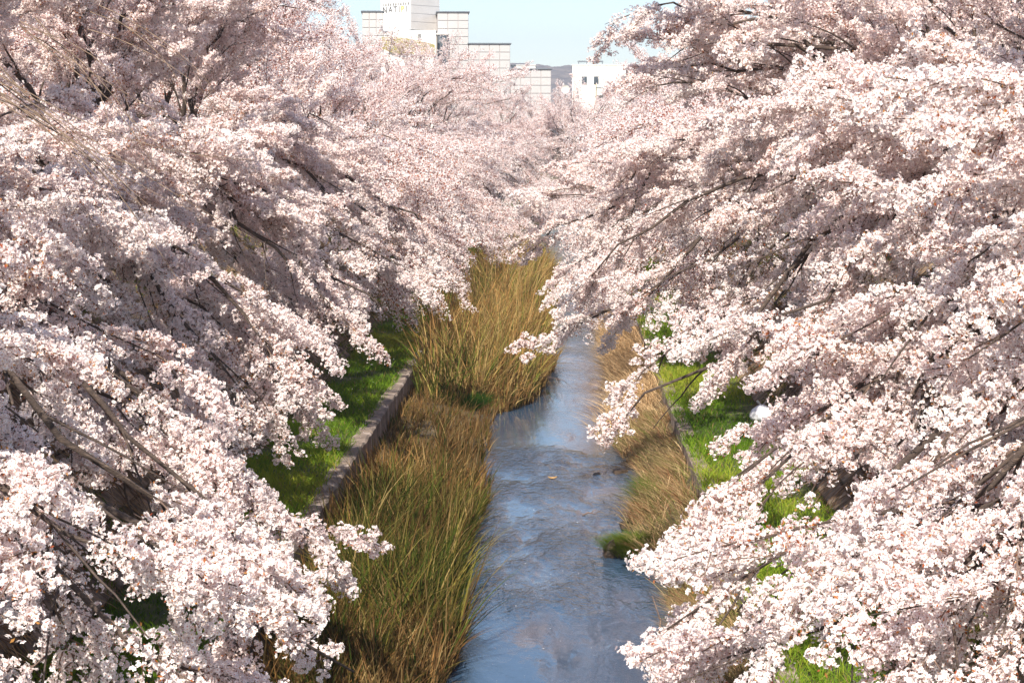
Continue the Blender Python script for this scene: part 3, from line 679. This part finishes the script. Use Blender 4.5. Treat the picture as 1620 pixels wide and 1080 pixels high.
def make_tree(x, y, tips, label, group, lod=0, seed=0, trunk_h=1.9, lean=.9, r0=.24, cap=298, spacing=.42, name='cherry_tree', mass=210):
    """tips: list of (Vector world, kind) kind 'low' | 'mid' | 'top'"""
    rd = random.Random(seed); s = 1 if x < 0 else -1
    root = empty(name, (x, y, ZB)); tag(root, label, 'tree', group)
    T0 = Vector((s * lean, rd.uniform(-.3, .3), trunk_h))
    tr = MB(); pts = [Vector((0, 0, -.25)), Vector((0, 0, .05)), Vector((s * lean * .2, .05, trunk_h * .35)), Vector((s * lean * .55, -.04, trunk_h * .7)), T0]
    tr.tube(pts, [r0 * 1.5, r0 * 1.2, r0, r0 * .95, r0 * 1.0], 10, wob=.07); tr.build('trunk', [M_BARK], root, smooth=True)
    sp = []                                  # spray placements
    def keep(q):
        X, Y = x + q.x, y + q.y; Z = ZB + q.z
        if s > 0 and Y < 21 and X > -2.7: return False
        if s < 0 and Y < 20 and X < .62 and Z < 5: return False
        if s < 0 and 20 <= Y < 33 and X < .95 and Z < 5: return False
        if s > 0 and 23.5 < Y < 28.5 and X > -4.5 and Z < 5.5: return False
        if s > 0 and 28.5 <= Y < 34 and (X > -3.9 or Z < 2.6): return False
        if s > 0 and 34 <= Y < 47 and Z < 5 and (X > -4.1 or (Z < 3.3 and X > -6.5)): return False
        if s > 0 and 47 <= Y < 58 and Z < 5 and (X > -3.2 or Z < 3.3): return False
        if s < 0 and 22 < Y < 31 and 1.3 < X < 4.0 and Z < 4.1: return False
        return True
    for ti, (tw, kind) in enumerate(tips):
        tip = Vector(tw) - Vector((x, y, ZB)); v = tip - T0; L = v.length; out = Vector((v.x, v.y, 0)).normalized()
        p0 = T0 + Vector((0, 0, rd.uniform(-.25, .05)))
        if kind == 'low': c1 = p0 + out * L * .30 + Vector((0, 0, L * .30)); te = (out * .85 + Vector((0, 0, -.45))).normalized()
        elif kind == 'mid': c1 = p0 + out * L * .22 + Vector((0, 0, L * .30)); te = (out * .9 + Vector((0, 0, .02))).normalized()
        else: c1 = p0 + out * L * .12 + Vector((0, 0, L * .34)); te = (out * .45 + Vector((0, 0, .6))).normalized()
        c2 = tip - te * L * .32; n = 11
        P = bez(p0, c1, c2, tip, n)
        for i in range(1, n - 1): P[i] = P[i] + Vector((rd.gauss(0, .03), rd.gauss(0, .03), rd.gauss(0, .03))) * L * .75
        rr = [(r0 * .21) * (1 - i / (n - 1)) ** .8 + .010 for i in range(n)]
        mb = MB(); mb.tube(P, rr, 7 if lod == 0 else 5, wob=.06)
        ln = [(P[i + 1] - P[i]).length for i in range(n - 1)]; tot = sum(ln)
        def pos(sdist):
            a = 0
            for i in range(n - 1):
                if a + ln[i] >= sdist or i == n - 2: t = (sdist - a) / ln[i]; return P[i].lerp(P[i + 1], t), (P[i + 1] - P[i]).normalized()
                a += ln[i]
        d_ = tot * .24; side = rd.choice((-1, 1)); stepS = .62 if lod == 0 else 1.5
        while d_ < tot * .97:
            u = d_ / tot; q, tg = pos(d_); side = -side
            ang = side * rd.uniform(.55, 1.15); dd = Quaternion((0, 0, 1), ang) @ tg
            dd = (dd + Vector((0, 0, rd.uniform(-.25, .45) if kind != 'low' else rd.uniform(-.22, .30)))).normalized()
            SL_ = min(2.6, tot * .34) * (1.1 - .68 * u) * rd.uniform(.7, 1.15)
            m_ = 6; SP = [q]
            for i in range(m_):
                dd = (dd + Vector((rd.gauss(0, .10), rd.gauss(0, .10), -.055 if kind != 'top' else -.02)) + out * .05).normalized(); SP.append(SP[-1] + dd * SL_ / m_)
            if not keep(SP[-1]): d_ += stepS; continue
            rb = max(.006, rr[min(n - 1, int(u * (n - 1)))] * .45)
            mb.tube(SP, [rb * (1 - .75 * i / m_) + .003 for i in range(m_ + 1)], 4, cap=False)
            st = (spacing if lod == 0 else 1.35); e = SL_ * .22 + rd.uniform(0, st)
            while e < SL_:
                uu = e / SL_ * m_; i = min(int(uu), m_ - 1); pp = SP[i].lerp(SP[i + 1], uu - i); td = (SP[i + 1] - SP[i]).normalized()
                sp.append((pp, td, u)); e += st * rd.uniform(.75, 1.3)
            sp.append((SP[-2], (SP[-1] - SP[-2]).normalized(), u))
            d_ += stepS * rd.uniform(.75, 1.3)
        d_ = tot * .3
        while d_ < tot * .93:
            q, tg = pos(d_); sp.append((q, tg, d_ / tot)); d_ += (.42 if lod == 0 else 1.2)
        for k in range(2 if lod == 0 else 1): sp.append((P[-2].lerp(P[-1], .4 + .3 * k), (P[-1] - P[-2]).normalized(), 1.0))
        mb.build('limb', [M_BARK if lod else M_BARK], root, smooth=True)
    sp = [q for q in sp if keep(q[0])]
    rd.shuffle(sp); sp.sort(key=lambda q: q[2] < .999)
    extra = [q for q in sp[cap:] if q[0].z + ZB > 5.6][:mass]; sp = sp[:cap]
    nm = 'flowering_branch'
    for (pp, td, u) in sp:
        yaw = rd.uniform(-.9, .9); d = Quaternion((0, 0, 1), yaw) @ td; d.z += rd.uniform(-.35, .25)
        M3 = frame(d, Vector((0, 0, 1)), rd.uniform(-.6, .6))
        if lod == 0: me = rd.choice(SPR_LOOSE) if rd.random() < .12 else SPR[min(5, int(rd.random() ** 1.5 * 6))]; sc_ = rd.uniform(.75, 1.2)
        else: me = rd.choice(FAR); sc_ = rd.uniform(.75, 1.15)
        o = bpy.data.objects.new(nm, me); C.objects.link(o); o.parent = root
        o.matrix_basis = Matrix.Translation(pp) @ (M3 * sc_).to_4x4()
        if lod == 0 and len(PROTO) < 6 and me.name not in [p.data.name for p in PROTO] and me in SPR: PROTO.append(o)
    if extra and lod == 0: blossom_mass(extra, root, rd)
    TREES.append((root, len(sp))); return root

def gen_tips(x, y, seed, hi=11.6, reach=5.6, low_x=-3.4, low=3, mid=4, top=3, back=2, lowz=(3.0, 4.0), topr=(.35, .75), midz=(6.0, 7.6)):
    """limb tips of a bank tree that leans over the stream (s = direction of the stream)"""
    rd = random.Random(seed); s = 1 if x < 0 else -1; out = []
    for i in range(low):
        dy = lerp(-3.6, 3.6, (i + .5) / low) + rd.uniform(-.6, .6); out.append((Vector((low_x + rd.uniform(-.4, .4) - s * abs(dy) * .28, y + dy, rd.uniform(*lowz))), 'low'))
    for i in range(mid):
        dy = lerp(-4.2, 4.2, (i + .5) / mid) + rd.uniform(-.5, .5); out.append((Vector((x + s * (reach + rd.uniform(-.6, .4) - abs(dy) * .2), y + dy, rd.uniform(*midz))), 'mid'))
    for i in range(top):
        dy = lerp(-3.2, 3.2, (i + .5) / top) + rd.uniform(-.4, .4); out.append((Vector((x + s * (reach * rd.uniform(*topr)), y + dy, hi - rd.uniform(.6, 2.4))), 'mid' if rd.random() < .3 else 'top'))
    for i in range(back):
        out.append((Vector((x - s * rd.uniform(1.5, 4.2), y + rd.uniform(-3, 3), rd.uniform(8.0, hi))), 'top'))
    out.append((Vector((x + s * .8, y, hi)), 'top'))
    return out

LG = 'cherry trees in full bloom leaning over the stream'
# left bank, near row: (y, extra tips that reach out, label)
left = [
 (14.5, [(at(560, 1062, 17.2), 'low'), (at(330, 1075, 15.0), 'low'), (at(250, 900, 14.0), 'low'), (at(470, 960, 18.6), 'low')], 'full cherry tree whose blossom branch points furthest into the lower left of the stream view'),
 (22.0, [(at(490, 840, 22.0), 'low'), (at(400, 770, 23.0), 'low'), (at(420, 880, 20.5), 'low'), (at(300, 700, 22), 'low')], 'cherry tree with a thin bud-tipped branch hanging beside the near reeds'),
 (30.0, [(at(505, 600, 30.5), 'low'), (at(450, 540, 32), 'low'), (at(400, 640, 29), 'low')], 'cherry tree whose round lobe of blossom hangs over the ribbed slope on the left'),
 (38.5, [(at(622, 505, 39.5), 'low'), (at(575, 520, 38), 'low'), (at(560, 450, 41), 'low')], 'cherry tree whose white lobe of blossom ends above the green terrace on the left'),
 (48.5, [(at(735, 405, 52), 'low'), (at(690, 420, 49), 'low'), (at(665, 440, 47), 'low')], 'cherry tree hanging over the left terrace beside the golden reeds'),
]
for i, (y, ex, lab) in enumerate(left):
    tips = gen_tips(-10.4, y, 200 + i, hi=12.0, low_x=-5.2, low=2, mid=4, top=4, back=2, reach=4.5) + ex
    make_tree(-10.4, y, tips, lab, LG, 0, 300 + i, r0=.27, cap=299)
right = [
 (13.5, [(at(1055, 995, 17.4), 'low'), (at(1190, 880, 17.5), 'low'), (at(1150, 1040, 16), 'low'), (at(1300, 900, 15), 'low'), (at(1250, 980, 15.5), 'low'), (at(1430, 980, 14), 'low'), (at(1540, 880, 14), 'low'), (at(1420, 1080, 13.5), 'low'), (at(1580, 1040, 13), 'low')], 'brightly lit cherry tree whose branch dips lowest over the water at lower right'),
 (20.5, [(at(1115, 800, 20.5), 'low'), (at(1205, 765, 20), 'low'), (at(1280, 660, 21), 'low'), (at(1400, 560, 20), 'mid')], 'white cherry tree with two bough tips above the right grass terrace'),
 (28.0, [(at(985, 665, 29), 'low'), (at(1040, 590, 30), 'low'), (at(1170, 560, 27), 'low')], 'cherry tree with loose single flowers dangling over the right water edge'),
 (36.0, [(at(905, 520, 38), 'low'), (at(925, 450, 37), 'low'), (at(1010, 470, 36), 'low'), (at(1010, 60, 37), 'mid'), (at(1020, 140, 36), 'mid'), (at(1030, 10, 36), 'mid'), (at(1070, -60, 35), 'top'), (at(1050, 110, 37.5), 'mid'), (at(1090, 60, 38), 'mid')], 'tall cherry tree forming the edge of the sky gap on the right'),
 (45.5, [(at(840, 400, 50), 'low'), (at(880, 355, 49), 'low'), (at(895, 430, 47), 'low'), (at(860, 310, 50), 'mid'), (at(905, 290, 50), 'mid'), (at(1010, 230, 46), 'mid')], 'cherry tree whose bough crosses almost to the golden reeds from the right'),
]
for i, (y, ex, lab) in enumerate(right):
    tips = gen_tips(8.8, y, 400 + i, hi=12.2, low_x=3.6, low=2, mid=4 if i < 3 else 5, top=4, back=2, reach=5.3) + ex
    make_tree(8.8, y, tips, lab, LG, 0, 500 + i, r0=.27, cap=299 if i > 1 else 285)
# farther rows
FG = 'distant cherry trees in the rows along the banks'
for i, y in enumerate([57, 65, 74, 83, 93, 104, 116, 130, 145]):
    tips = gen_tips(-10.2, y, 600 + i, hi=9.35 + .032 * (y - 57), low_x=-4.0 + max(0, y - 70) * .045, low=3, mid=4, top=3, back=3, reach=5.0 + max(0, y - 80) * .035, topr=(-.1, .45), midz=(5.6, 7.0))
    if y == 57: tips += [(Vector((-7.9, 57, 10.7)), 'mid'), (Vector((-8.9, 56, 11.3)), 'top'), (Vector((-8.3, 59, 11.0)), 'mid')]
    if y == 65: tips += [(Vector((-8.8, 65, 10.9)), 'mid'), (Vector((-9.6, 66, 11.4)), 'top')]
    if y > 90:
        k = {93: [(-6.4, 9.2)], 104: [(-5.6, 9.9)], 116: [(-5.0, 10.3), (-7, 10.4)], 130: [(-4.4, 10.6), (-6.2, 10.9)], 145: [(-2.8, 10.1), (-4.4, 10.9), (-6, 11.3)]}[y]
        tips += [(Vector((a, y + 1.5 * (j - .5), b)), 'mid') for j, (a, b) in enumerate(k)]
    make_tree(-10.2, y, tips, 'pale pink cherry tree in the receding row on the left bank', FG + ' left', 1, 700 + i, r0=.25, cap=140)
for i, y in enumerate([55, 64, 74, 85, 97, 110, 125, 140]):
    tips = gen_tips(9.0, y, 800 + i, hi=10.4, low_x=1.6 - max(0, y - 60) * .02, reach=7.0, low=3, mid=4, top=3, back=1)
    make_tree(9.0, y, tips, 'pale cherry tree in the row on the right bank behind the lit boughs', FG + ' right', 1, 900 + i, r0=.25, cap=120)
for i, (x, y) in enumerate([(-16.5, 34), (-17, 44), (-17, 54), (-17.5, 66), (-18, 80), (15.5, 38), (16, 50), (16, 62)]):
    tips = gen_tips(x, y, 950 + i, hi=12.6, low_x=x + (4 if x < 0 else -4), low=2, mid=5, top=4, back=2, reach=4.6, lowz=(6, 7), midz=(7, 9))
    make_tree(x, y, tips, 'taller cherry tree standing one row back from the %s bank' % ('left' if x < 0 else 'right'), 'cherry trees standing one row back', 1, 980 + i, r0=.25, cap=130)
# the stream bends away: trees close the view
for i, (x, y) in enumerate([(-6, 158), (1.5, 163), (8, 156), (-1.5, 178), (6, 182), (13, 172), (-12, 172), (16, 150), (-16, 158)]):
    tips = gen_tips(x, y, 1000 + i, hi=9.6 + .3 * (i % 2), low_x=x + (3 if x < 0 else -3), low=3, mid=5, top=4, back=3, reach=3.8, lowz=(4.6, 5.4))
    make_tree(x, y, tips, 'pale pink cherry tree closing the view at the bend of the stream', 'cherry trees at the bend', 1, 1100 + i, r0=.25, cap=110)

# long bare arching twigs of the near left tree
def bare_twigs():
    mb = MB(); rd = random.Random(5)
    bundles = [(at(-30, 120, 19), at(110, 215, 18.3), at(265, 350, 17.6), 12), (at(40, 40, 21), at(160, 110, 20.5), at(240, 200, 20), 6), (at(150, 20, 21), at(240, 70, 20.5), at(330, 130, 20), 4)]
    for a, m_, b_, n in bundles:
        for k in range(n):
            j = lambda s: Vector((rd.gauss(0, s), rd.gauss(0, s), rd.gauss(0, s)))
            P = bez(a + j(.08), a.lerp(m_, .7) + j(.10) + Vector((0, 0, .06)), m_.lerp(b_, .5) + j(.14) + Vector((0, 0, .03)), b_ + j(.34), 9)
            mb.tube(P, [.0065 * (1 - .8 * i / 8) + .0012 for i in range(9)], 4, cap=False)
    r_ = TREES[1][0]; o = mb.build('bare_twigs', [M_BRTW], r_, smooth=True); o.location = -r_.location
M_BRTW = simple('tan_twig_bark', (.10, .065, .045), (.28, .20, .14), 8, .8, 0)
bare_twigs()

# ------------------------------------------------------------------ buildings
def pbox(name, x0, x1, y0, y1, z0, z1, m, parent): mb = MB(); mb.box(x0, x1, y0, y1, z0, z1); return mb.build(name, [m], parent)
def panelled(name, px0, px1, pytop, D, cols, rowh, label, cat='building', depth=14, cap_th=.35):
    a, b_ = at(px0, pytop, D), at(px1, pytop, D); W_ = b_.x - a.x; top = a.z
    root = empty(name, (a.x, D, ZB), math.radians(4.5)); tag(root, label, cat); hz = top - ZB
    pbox('wall', 0, W_, .06, depth, -.3, hz - .01, M_JOINTD, root)
    pw = W_ / cols; rows = int((top - 7.5) / rowh); sh = {}
    for c in range(cols):
        for r_ in range(rows):
            mb = sh.get('m')
            if mb is None:
                q = MB(); q.box(.028, pw - .028, 0, .055, .028, rowh - .028); mb = sh['m'] = q.mesh('facade_panel', [M_PANEL])
            o = link('facade_panel', mb, root); o.location = (c * pw, random.uniform(-.004, .004), hz - (r_ + 1) * rowh)
    pbox('coping', -.12, W_ + .12, -.12, depth + .1, hz, hz + .10, M_COPE, root); return root
panelled('high_panelled_building', 692, 741, 20, 182, 3, .72, 'grey panelled building block right behind the white sign tower')
panelled('middle_panelled_building', 741.6, 807, 70, 182.25, 4, .72, 'lower grey panelled block stepping down from the tower, middle step')
panelled('low_panelled_building', 807.6, 872, 110, 182.6, 4, .72, 'lowest grey panelled block with a white box on its roof')
panelled('left_panelled_building', 573, 606, 19, 186, 3, .72, 'grey panelled wall seen left of the white sign tower')
q = at(809, 104, 186); q2 = at(847, 104, 186)
mb = MB(); mb.box(q.x, q2.x, 186, 190, at(809, 109.3, 186).z + .05, q.z); mb.box(q.x - .05, q2.x + .05, 185.9, 190.1, q.z, q.z + .06)
tag(mb.build('rooftop_box', [M_WHITE]), 'low white box on the roof of the lowest grey block', 'rooftop unit')
# sign tower: turned so that two faces show
def tower():
    D = 184; c = at(650, 60, D); a = math.radians(40); px = D / 3150
    wl = 50 * px / math.cos(a) ; wr = 42 * px / math.sin(a)
    root = empty('sign_tower', (c.x, D, ZB), -a); root.rotation_euler = (0, 0, a * -1)
    # local: left face along -x at y=0; its outward normal is -y (turned towards the left by a)
    tag(root, 'tall white corner tower with grey lettering and an orange mark on its left face', 'tower')
    top = at(650, -60, D).z - ZB; base2 = at(650, 47, D).z - ZB
    pbox('tower_body', -wl, 0, .02, wr, base2, top, M_TOWER, root)
    pbox('sign_face', -wl, -.02, -.05, .018, base2 - .4, top - .02, M_SIGNW, root)
    pbox('cornice', -wl - .05, .12, -.12, wr + .12, base2 - .16, base2 - .002, M_COPE, root)
    pbox('lower_body', -wl + .06, -.06, .03, wr - .05, -.3, base2 - .17, M_WHITE, root)
    # horizontal cladding joints on the right face
    for k in range(10):
        z = base2 + .75 * (k + 1)
        if z < top - .2: pbox('cladding_joint', .0005, .012, .06, wr - .06, z - .02, z + .02, M_PANEL, root)
    def text(body, size, xc, z, m, nm, ext=.015):
        cu = bpy.data.curves.new(nm, 'FONT'); cu.body = body; cu.size = size; cu.extrude = ext; cu.offset = .008; cu.align_x = 'CENTER'; cu.align_y = 'CENTER'
        cu.materials.append(m); o = bpy.data.objects.new(nm, cu); C.objects.link(o); o.parent = root
        bpy.context.view_layer.update(); me = bpy.data.meshes.new_from_object(o.evaluated_get(bpy.context.evaluated_depsgraph_get())); bpy.data.objects.remove(o); o = link(nm, me, root)
        o.location = (xc, -.065, z); o.rotation_euler = (math.pi / 2, 0, 0); return o
    zc = at(625, 14.5, D).z - ZB; zt = at(625, 6, D).z - ZB
    for ch, pxx, mm in (('N', 607, M_TEXT), ('A', 616.5, M_TEXT), ('T', 624.6, M_TEXT), ('I', 631.5, M_TEXT2), ('P', 637.0, M_ORANGE), ('I', 644.2, M_TEXT)):
        text(ch, .80, -(650 - pxx) * px / math.cos(a), zc, mm, 'sign_letter')
    mb = MB(); cxx = -(650 - 635.8) * px / math.cos(a)
    for k in range(7):
        an = 2 * math.pi * k / 7; mb.box(-.035, .035, -.012, 0, .09, .19, M=Matrix.Translation((cxx, -.052, zc + .12)) @ Matrix.Rotation(an, 4, 'Y'))
    mb.build('orange_emblem', [M_ORANGE], root)
    # small Japanese-looking line above is unreadable in the photograph: a row of eleven small strokes groups
    rd = random.Random(4)
    for k in range(11):
        xx = -(650 - lerp(604.5, 647, k / 10)) * px / math.cos(a); mb = MB(); s_ = .095
        mb.box(xx - s_, xx + s_, -.066, -.051, zt - .03, zt + .02)
        mb.box(xx - s_ * .7, xx + s_ * .7, -.067, -.051, zt + .10, zt + .15)
        mb.box(xx - .026, xx + .026, -.068, -.051, zt - .14, zt + .15)
        if k % 2: mb.box(xx - s_, xx - s_ + .045, -.069, -.051, zt - .12, zt + .06)
        if k % 3: mb.box(xx + s_ - .045, xx + s_, -.069, -.051, zt - .12, zt + .08)
        mb.build('small_character', [M_TEXT2], root)
tower()
# entrance hall with the straw-green curved roof below the tower
def hall():
    D = 175; root = empty('entrance_hall', (at(650, 100, D).x, D, ZB)); X = root.location.x
    tag(root, 'low white hall with a sloping straw-green roof below the sign tower', 'building')
    n = 14; V = []
    for i in range(n):
        t = i / (n - 1); px = lerp(604, 688, t)
        zt = lerp(59, 71, t ** 1.4) - 2.0 * math.sin(t * math.pi); zb = 80.5 - (8 * max(0, 1 - t * 4) ** 1.2) + .5 * t
        A = at(px, zb, D - 2.5); B = at(px, zt, D + 3)
        V += [(A.x - X, -2.5, A.z - ZB), (B.x - X, 3, B.z - ZB), (B.x - X, 3, B.z - ZB - .3), (A.x - X, -2.5, A.z - ZB - .25)]
    mb = MB(); Fc = []
    for i in range(n - 1):
        a, b_ = i * 4, (i + 1) * 4
        Fc += [(a, b_, b_ + 1, a + 1), (a + 1, b_ + 1, b_ + 2, a + 2), (a + 2, b_ + 2, b_ + 3, a + 3), (a + 3, b_ + 3, b_, a)]
    Fc += [(0, 1, 2, 3), (n * 4 - 1, n * 4 - 2, n * 4 - 3, n * 4 - 4)]
    mb.add(V, Fc); mb.build('curved_roof', [M_AWN], root)
    z80 = at(650, 84, D - 2).z - ZB; xl, xr = at(606, 80, D).x - X, at(688, 80, D).x - X
    pbox('front_wall', xl, xr, -2.2, 4, -.3, z80, M_WHITE, root)
    zt = at(650, 49, D + 5).z - ZB
    pbox('back_wall', xl + .2, at(690, 60, D + 5).x - X, 4.2, 5.2, -.3, zt, M_WHITE, root)
    # grey poster figure on the back wall
    pbox('wall_panel', at(661, 60, D + 4).x - X, at(666, 60, D + 4).x - X, 4.12, 4.19, at(660, 63, D + 4).z - ZB, at(660, 54, D + 4).z - ZB, M_TEXT2, root)
hall()
def stair():
    D = 181.3; a, b_ = at(691.5, 54, D), at(707.5, 54, D); root = empty('stair_tower', (a.x, D, ZB)); W_ = b_.x - a.x; hz = a.z - ZB
    tag(root, 'narrow dark glazed stair tower beside the sign tower', 'stair tower')
    pbox('core', .08, W_ - .08, .1, 2.4, -.3, hz - .1, M_STEEL, root)
    zs = [hz - .12 - k * 1.25 for k in range(6)]
    for k in range(5):
        if zs[k + 1] < 1: break
        for j in range(2):
            pbox('pane', lerp(.1, W_ / 2 - .02, 0) if j == 0 else W_ * .36, W_ * .34 if j == 0 else W_ - .1, .02, .098, zs[k + 1] + .05, zs[k] - .03, M_GLASS if j else M_COPE, root)
    for x in (0, W_ - .09): pbox('post', x, x + .09, -.02, .11, -.3, hz - .06, M_STEEL, root)
    pbox('cap', -.06, W_ + .06, -.08, 2.5, hz - .055, hz + .06, M_WHITE, root)
stair()
def white_house():
    D = 215; a, b_ = at(905.5, 104, D), at(1060, 104, D); root = empty('white_apartment_house', (a.x, D, ZB)); X = a.x; W_ = b_.x - a.x; hz = a.z - ZB
    tag(root, 'cream white apartment house with small windows above the blossoms', 'building')
    zz = lambda py: at(950, py, D).z - ZB
    xx = lambda px: at(px, 120, D).x - X
    pbox('wall', 0, W_, .35, 12, -.3, hz, M_WHITE, root)
    pbox('parapet', -.05, W_ + .05, .28, 12.1, hz + .002, hz + .14, M_WHITE, root)
    pbox('roof_rail', xx(914), xx(955), 3, 3.1, hz + .45, hz + .62, M_COPE, root)
    for px in (915, 928, 941, 953): pbox('rail_post', xx(px), xx(px) + .1, 3.0, 3.09, hz + .14, hz + .449, M_COPE, root)
    for (x0, x1, y0, y1) in ((920, 928.5, 121, 133), (939.5, 947, 121, 133), (983, 991, 121, 132), (957, 963.5, 142, 151), (965, 971.5, 142, 151), (1005, 1013, 121, 132)):
        f = pbox('window', xx(x0), xx(x1), .26, .349, zz(y1), zz(y0), M_STEEL if x0 > 930 else M_COPE, root)
        w_ = xx(x1) - xx(x0)
        for k in range(2):
            pbox('pane', xx(x0) + .04 + k * w_ / 2, xx(x0) + (k + 1) * w_ / 2 - .04, .235, .257, zz(y1) + .06, zz(y0) - .06, M_GLASS, f)
    pbox('downpipe', xx(942.5), xx(943.5), .2, .33, .5, zz(133), M_AWN, root)
    pbox('balcony', xx(944), xx(953), -.9, .34, zz(151), zz(140), M_WHITE, root)
    pbox('balcony_rail', xx(943.5), xx(953.5), -.96, .2, zz(140) + .003, zz(140) + .09, M_COPE, root)
    for px in (955.0, 958.0): pbox('fence_post', xx(px), xx(px) + .1, -.6, -.5, zz(152), zz(140.5), M_STEEL, root)
    pbox('utility_bracket', xx(913), xx(913.8), -.2, .0, zz(152), zz(139), M_STEEL, root)
white_house()
def dish():
    c = at(894.5, 141.5, 205); root = empty('rooftop_dish', (c.x, 205, c.z)); tag(root, 'round white dish standing left of the white apartment house', 'dish')
    r_ = 6.8 * 205 / 3150; mb = MB(); n = 20; rings = 5; V = [(0, .18, 0)]; Fc = []
    for i in range(1, rings + 1):
        rr = r_ * i / rings
        for k in range(n): V.append((rr * math.cos(2 * math.pi * k / n), .18 * (1 - (i / rings) ** 2), rr * math.sin(2 * math.pi * k / n)))
    for k in range(n): Fc.append((0, 1 + k, 1 + (k + 1) % n))
    for i in range(rings - 1):
        for k in range(n): Fc.append((1 + i * n + k, 1 + (i + 1) * n + k, 1 + (i + 1) * n + (k + 1) % n, 1 + i * n + (k + 1) % n))
    m0 = len(V); V2 = [(x, y + .03, z) for x, y, z in V]; Fc += [tuple(reversed([i + m0 for i in f])) for f in list(Fc)]
    mb.add(V + V2, Fc); mb.build('reflector', [M_WHITE], root, smooth=True)
    mb = MB(); mb.tube([(0, .3, -c.z + ZB), (0, .3, -.1)], [.10, .08], 8); mb.tube([(0, .3, -.1), (0, .2, 0)], [.08, .06], 6); mb.tube([(0, .18, 0), (0, -.35, .0)], [.025, .02], 5); mb.build('mast', [M_STEEL], root)
dish()
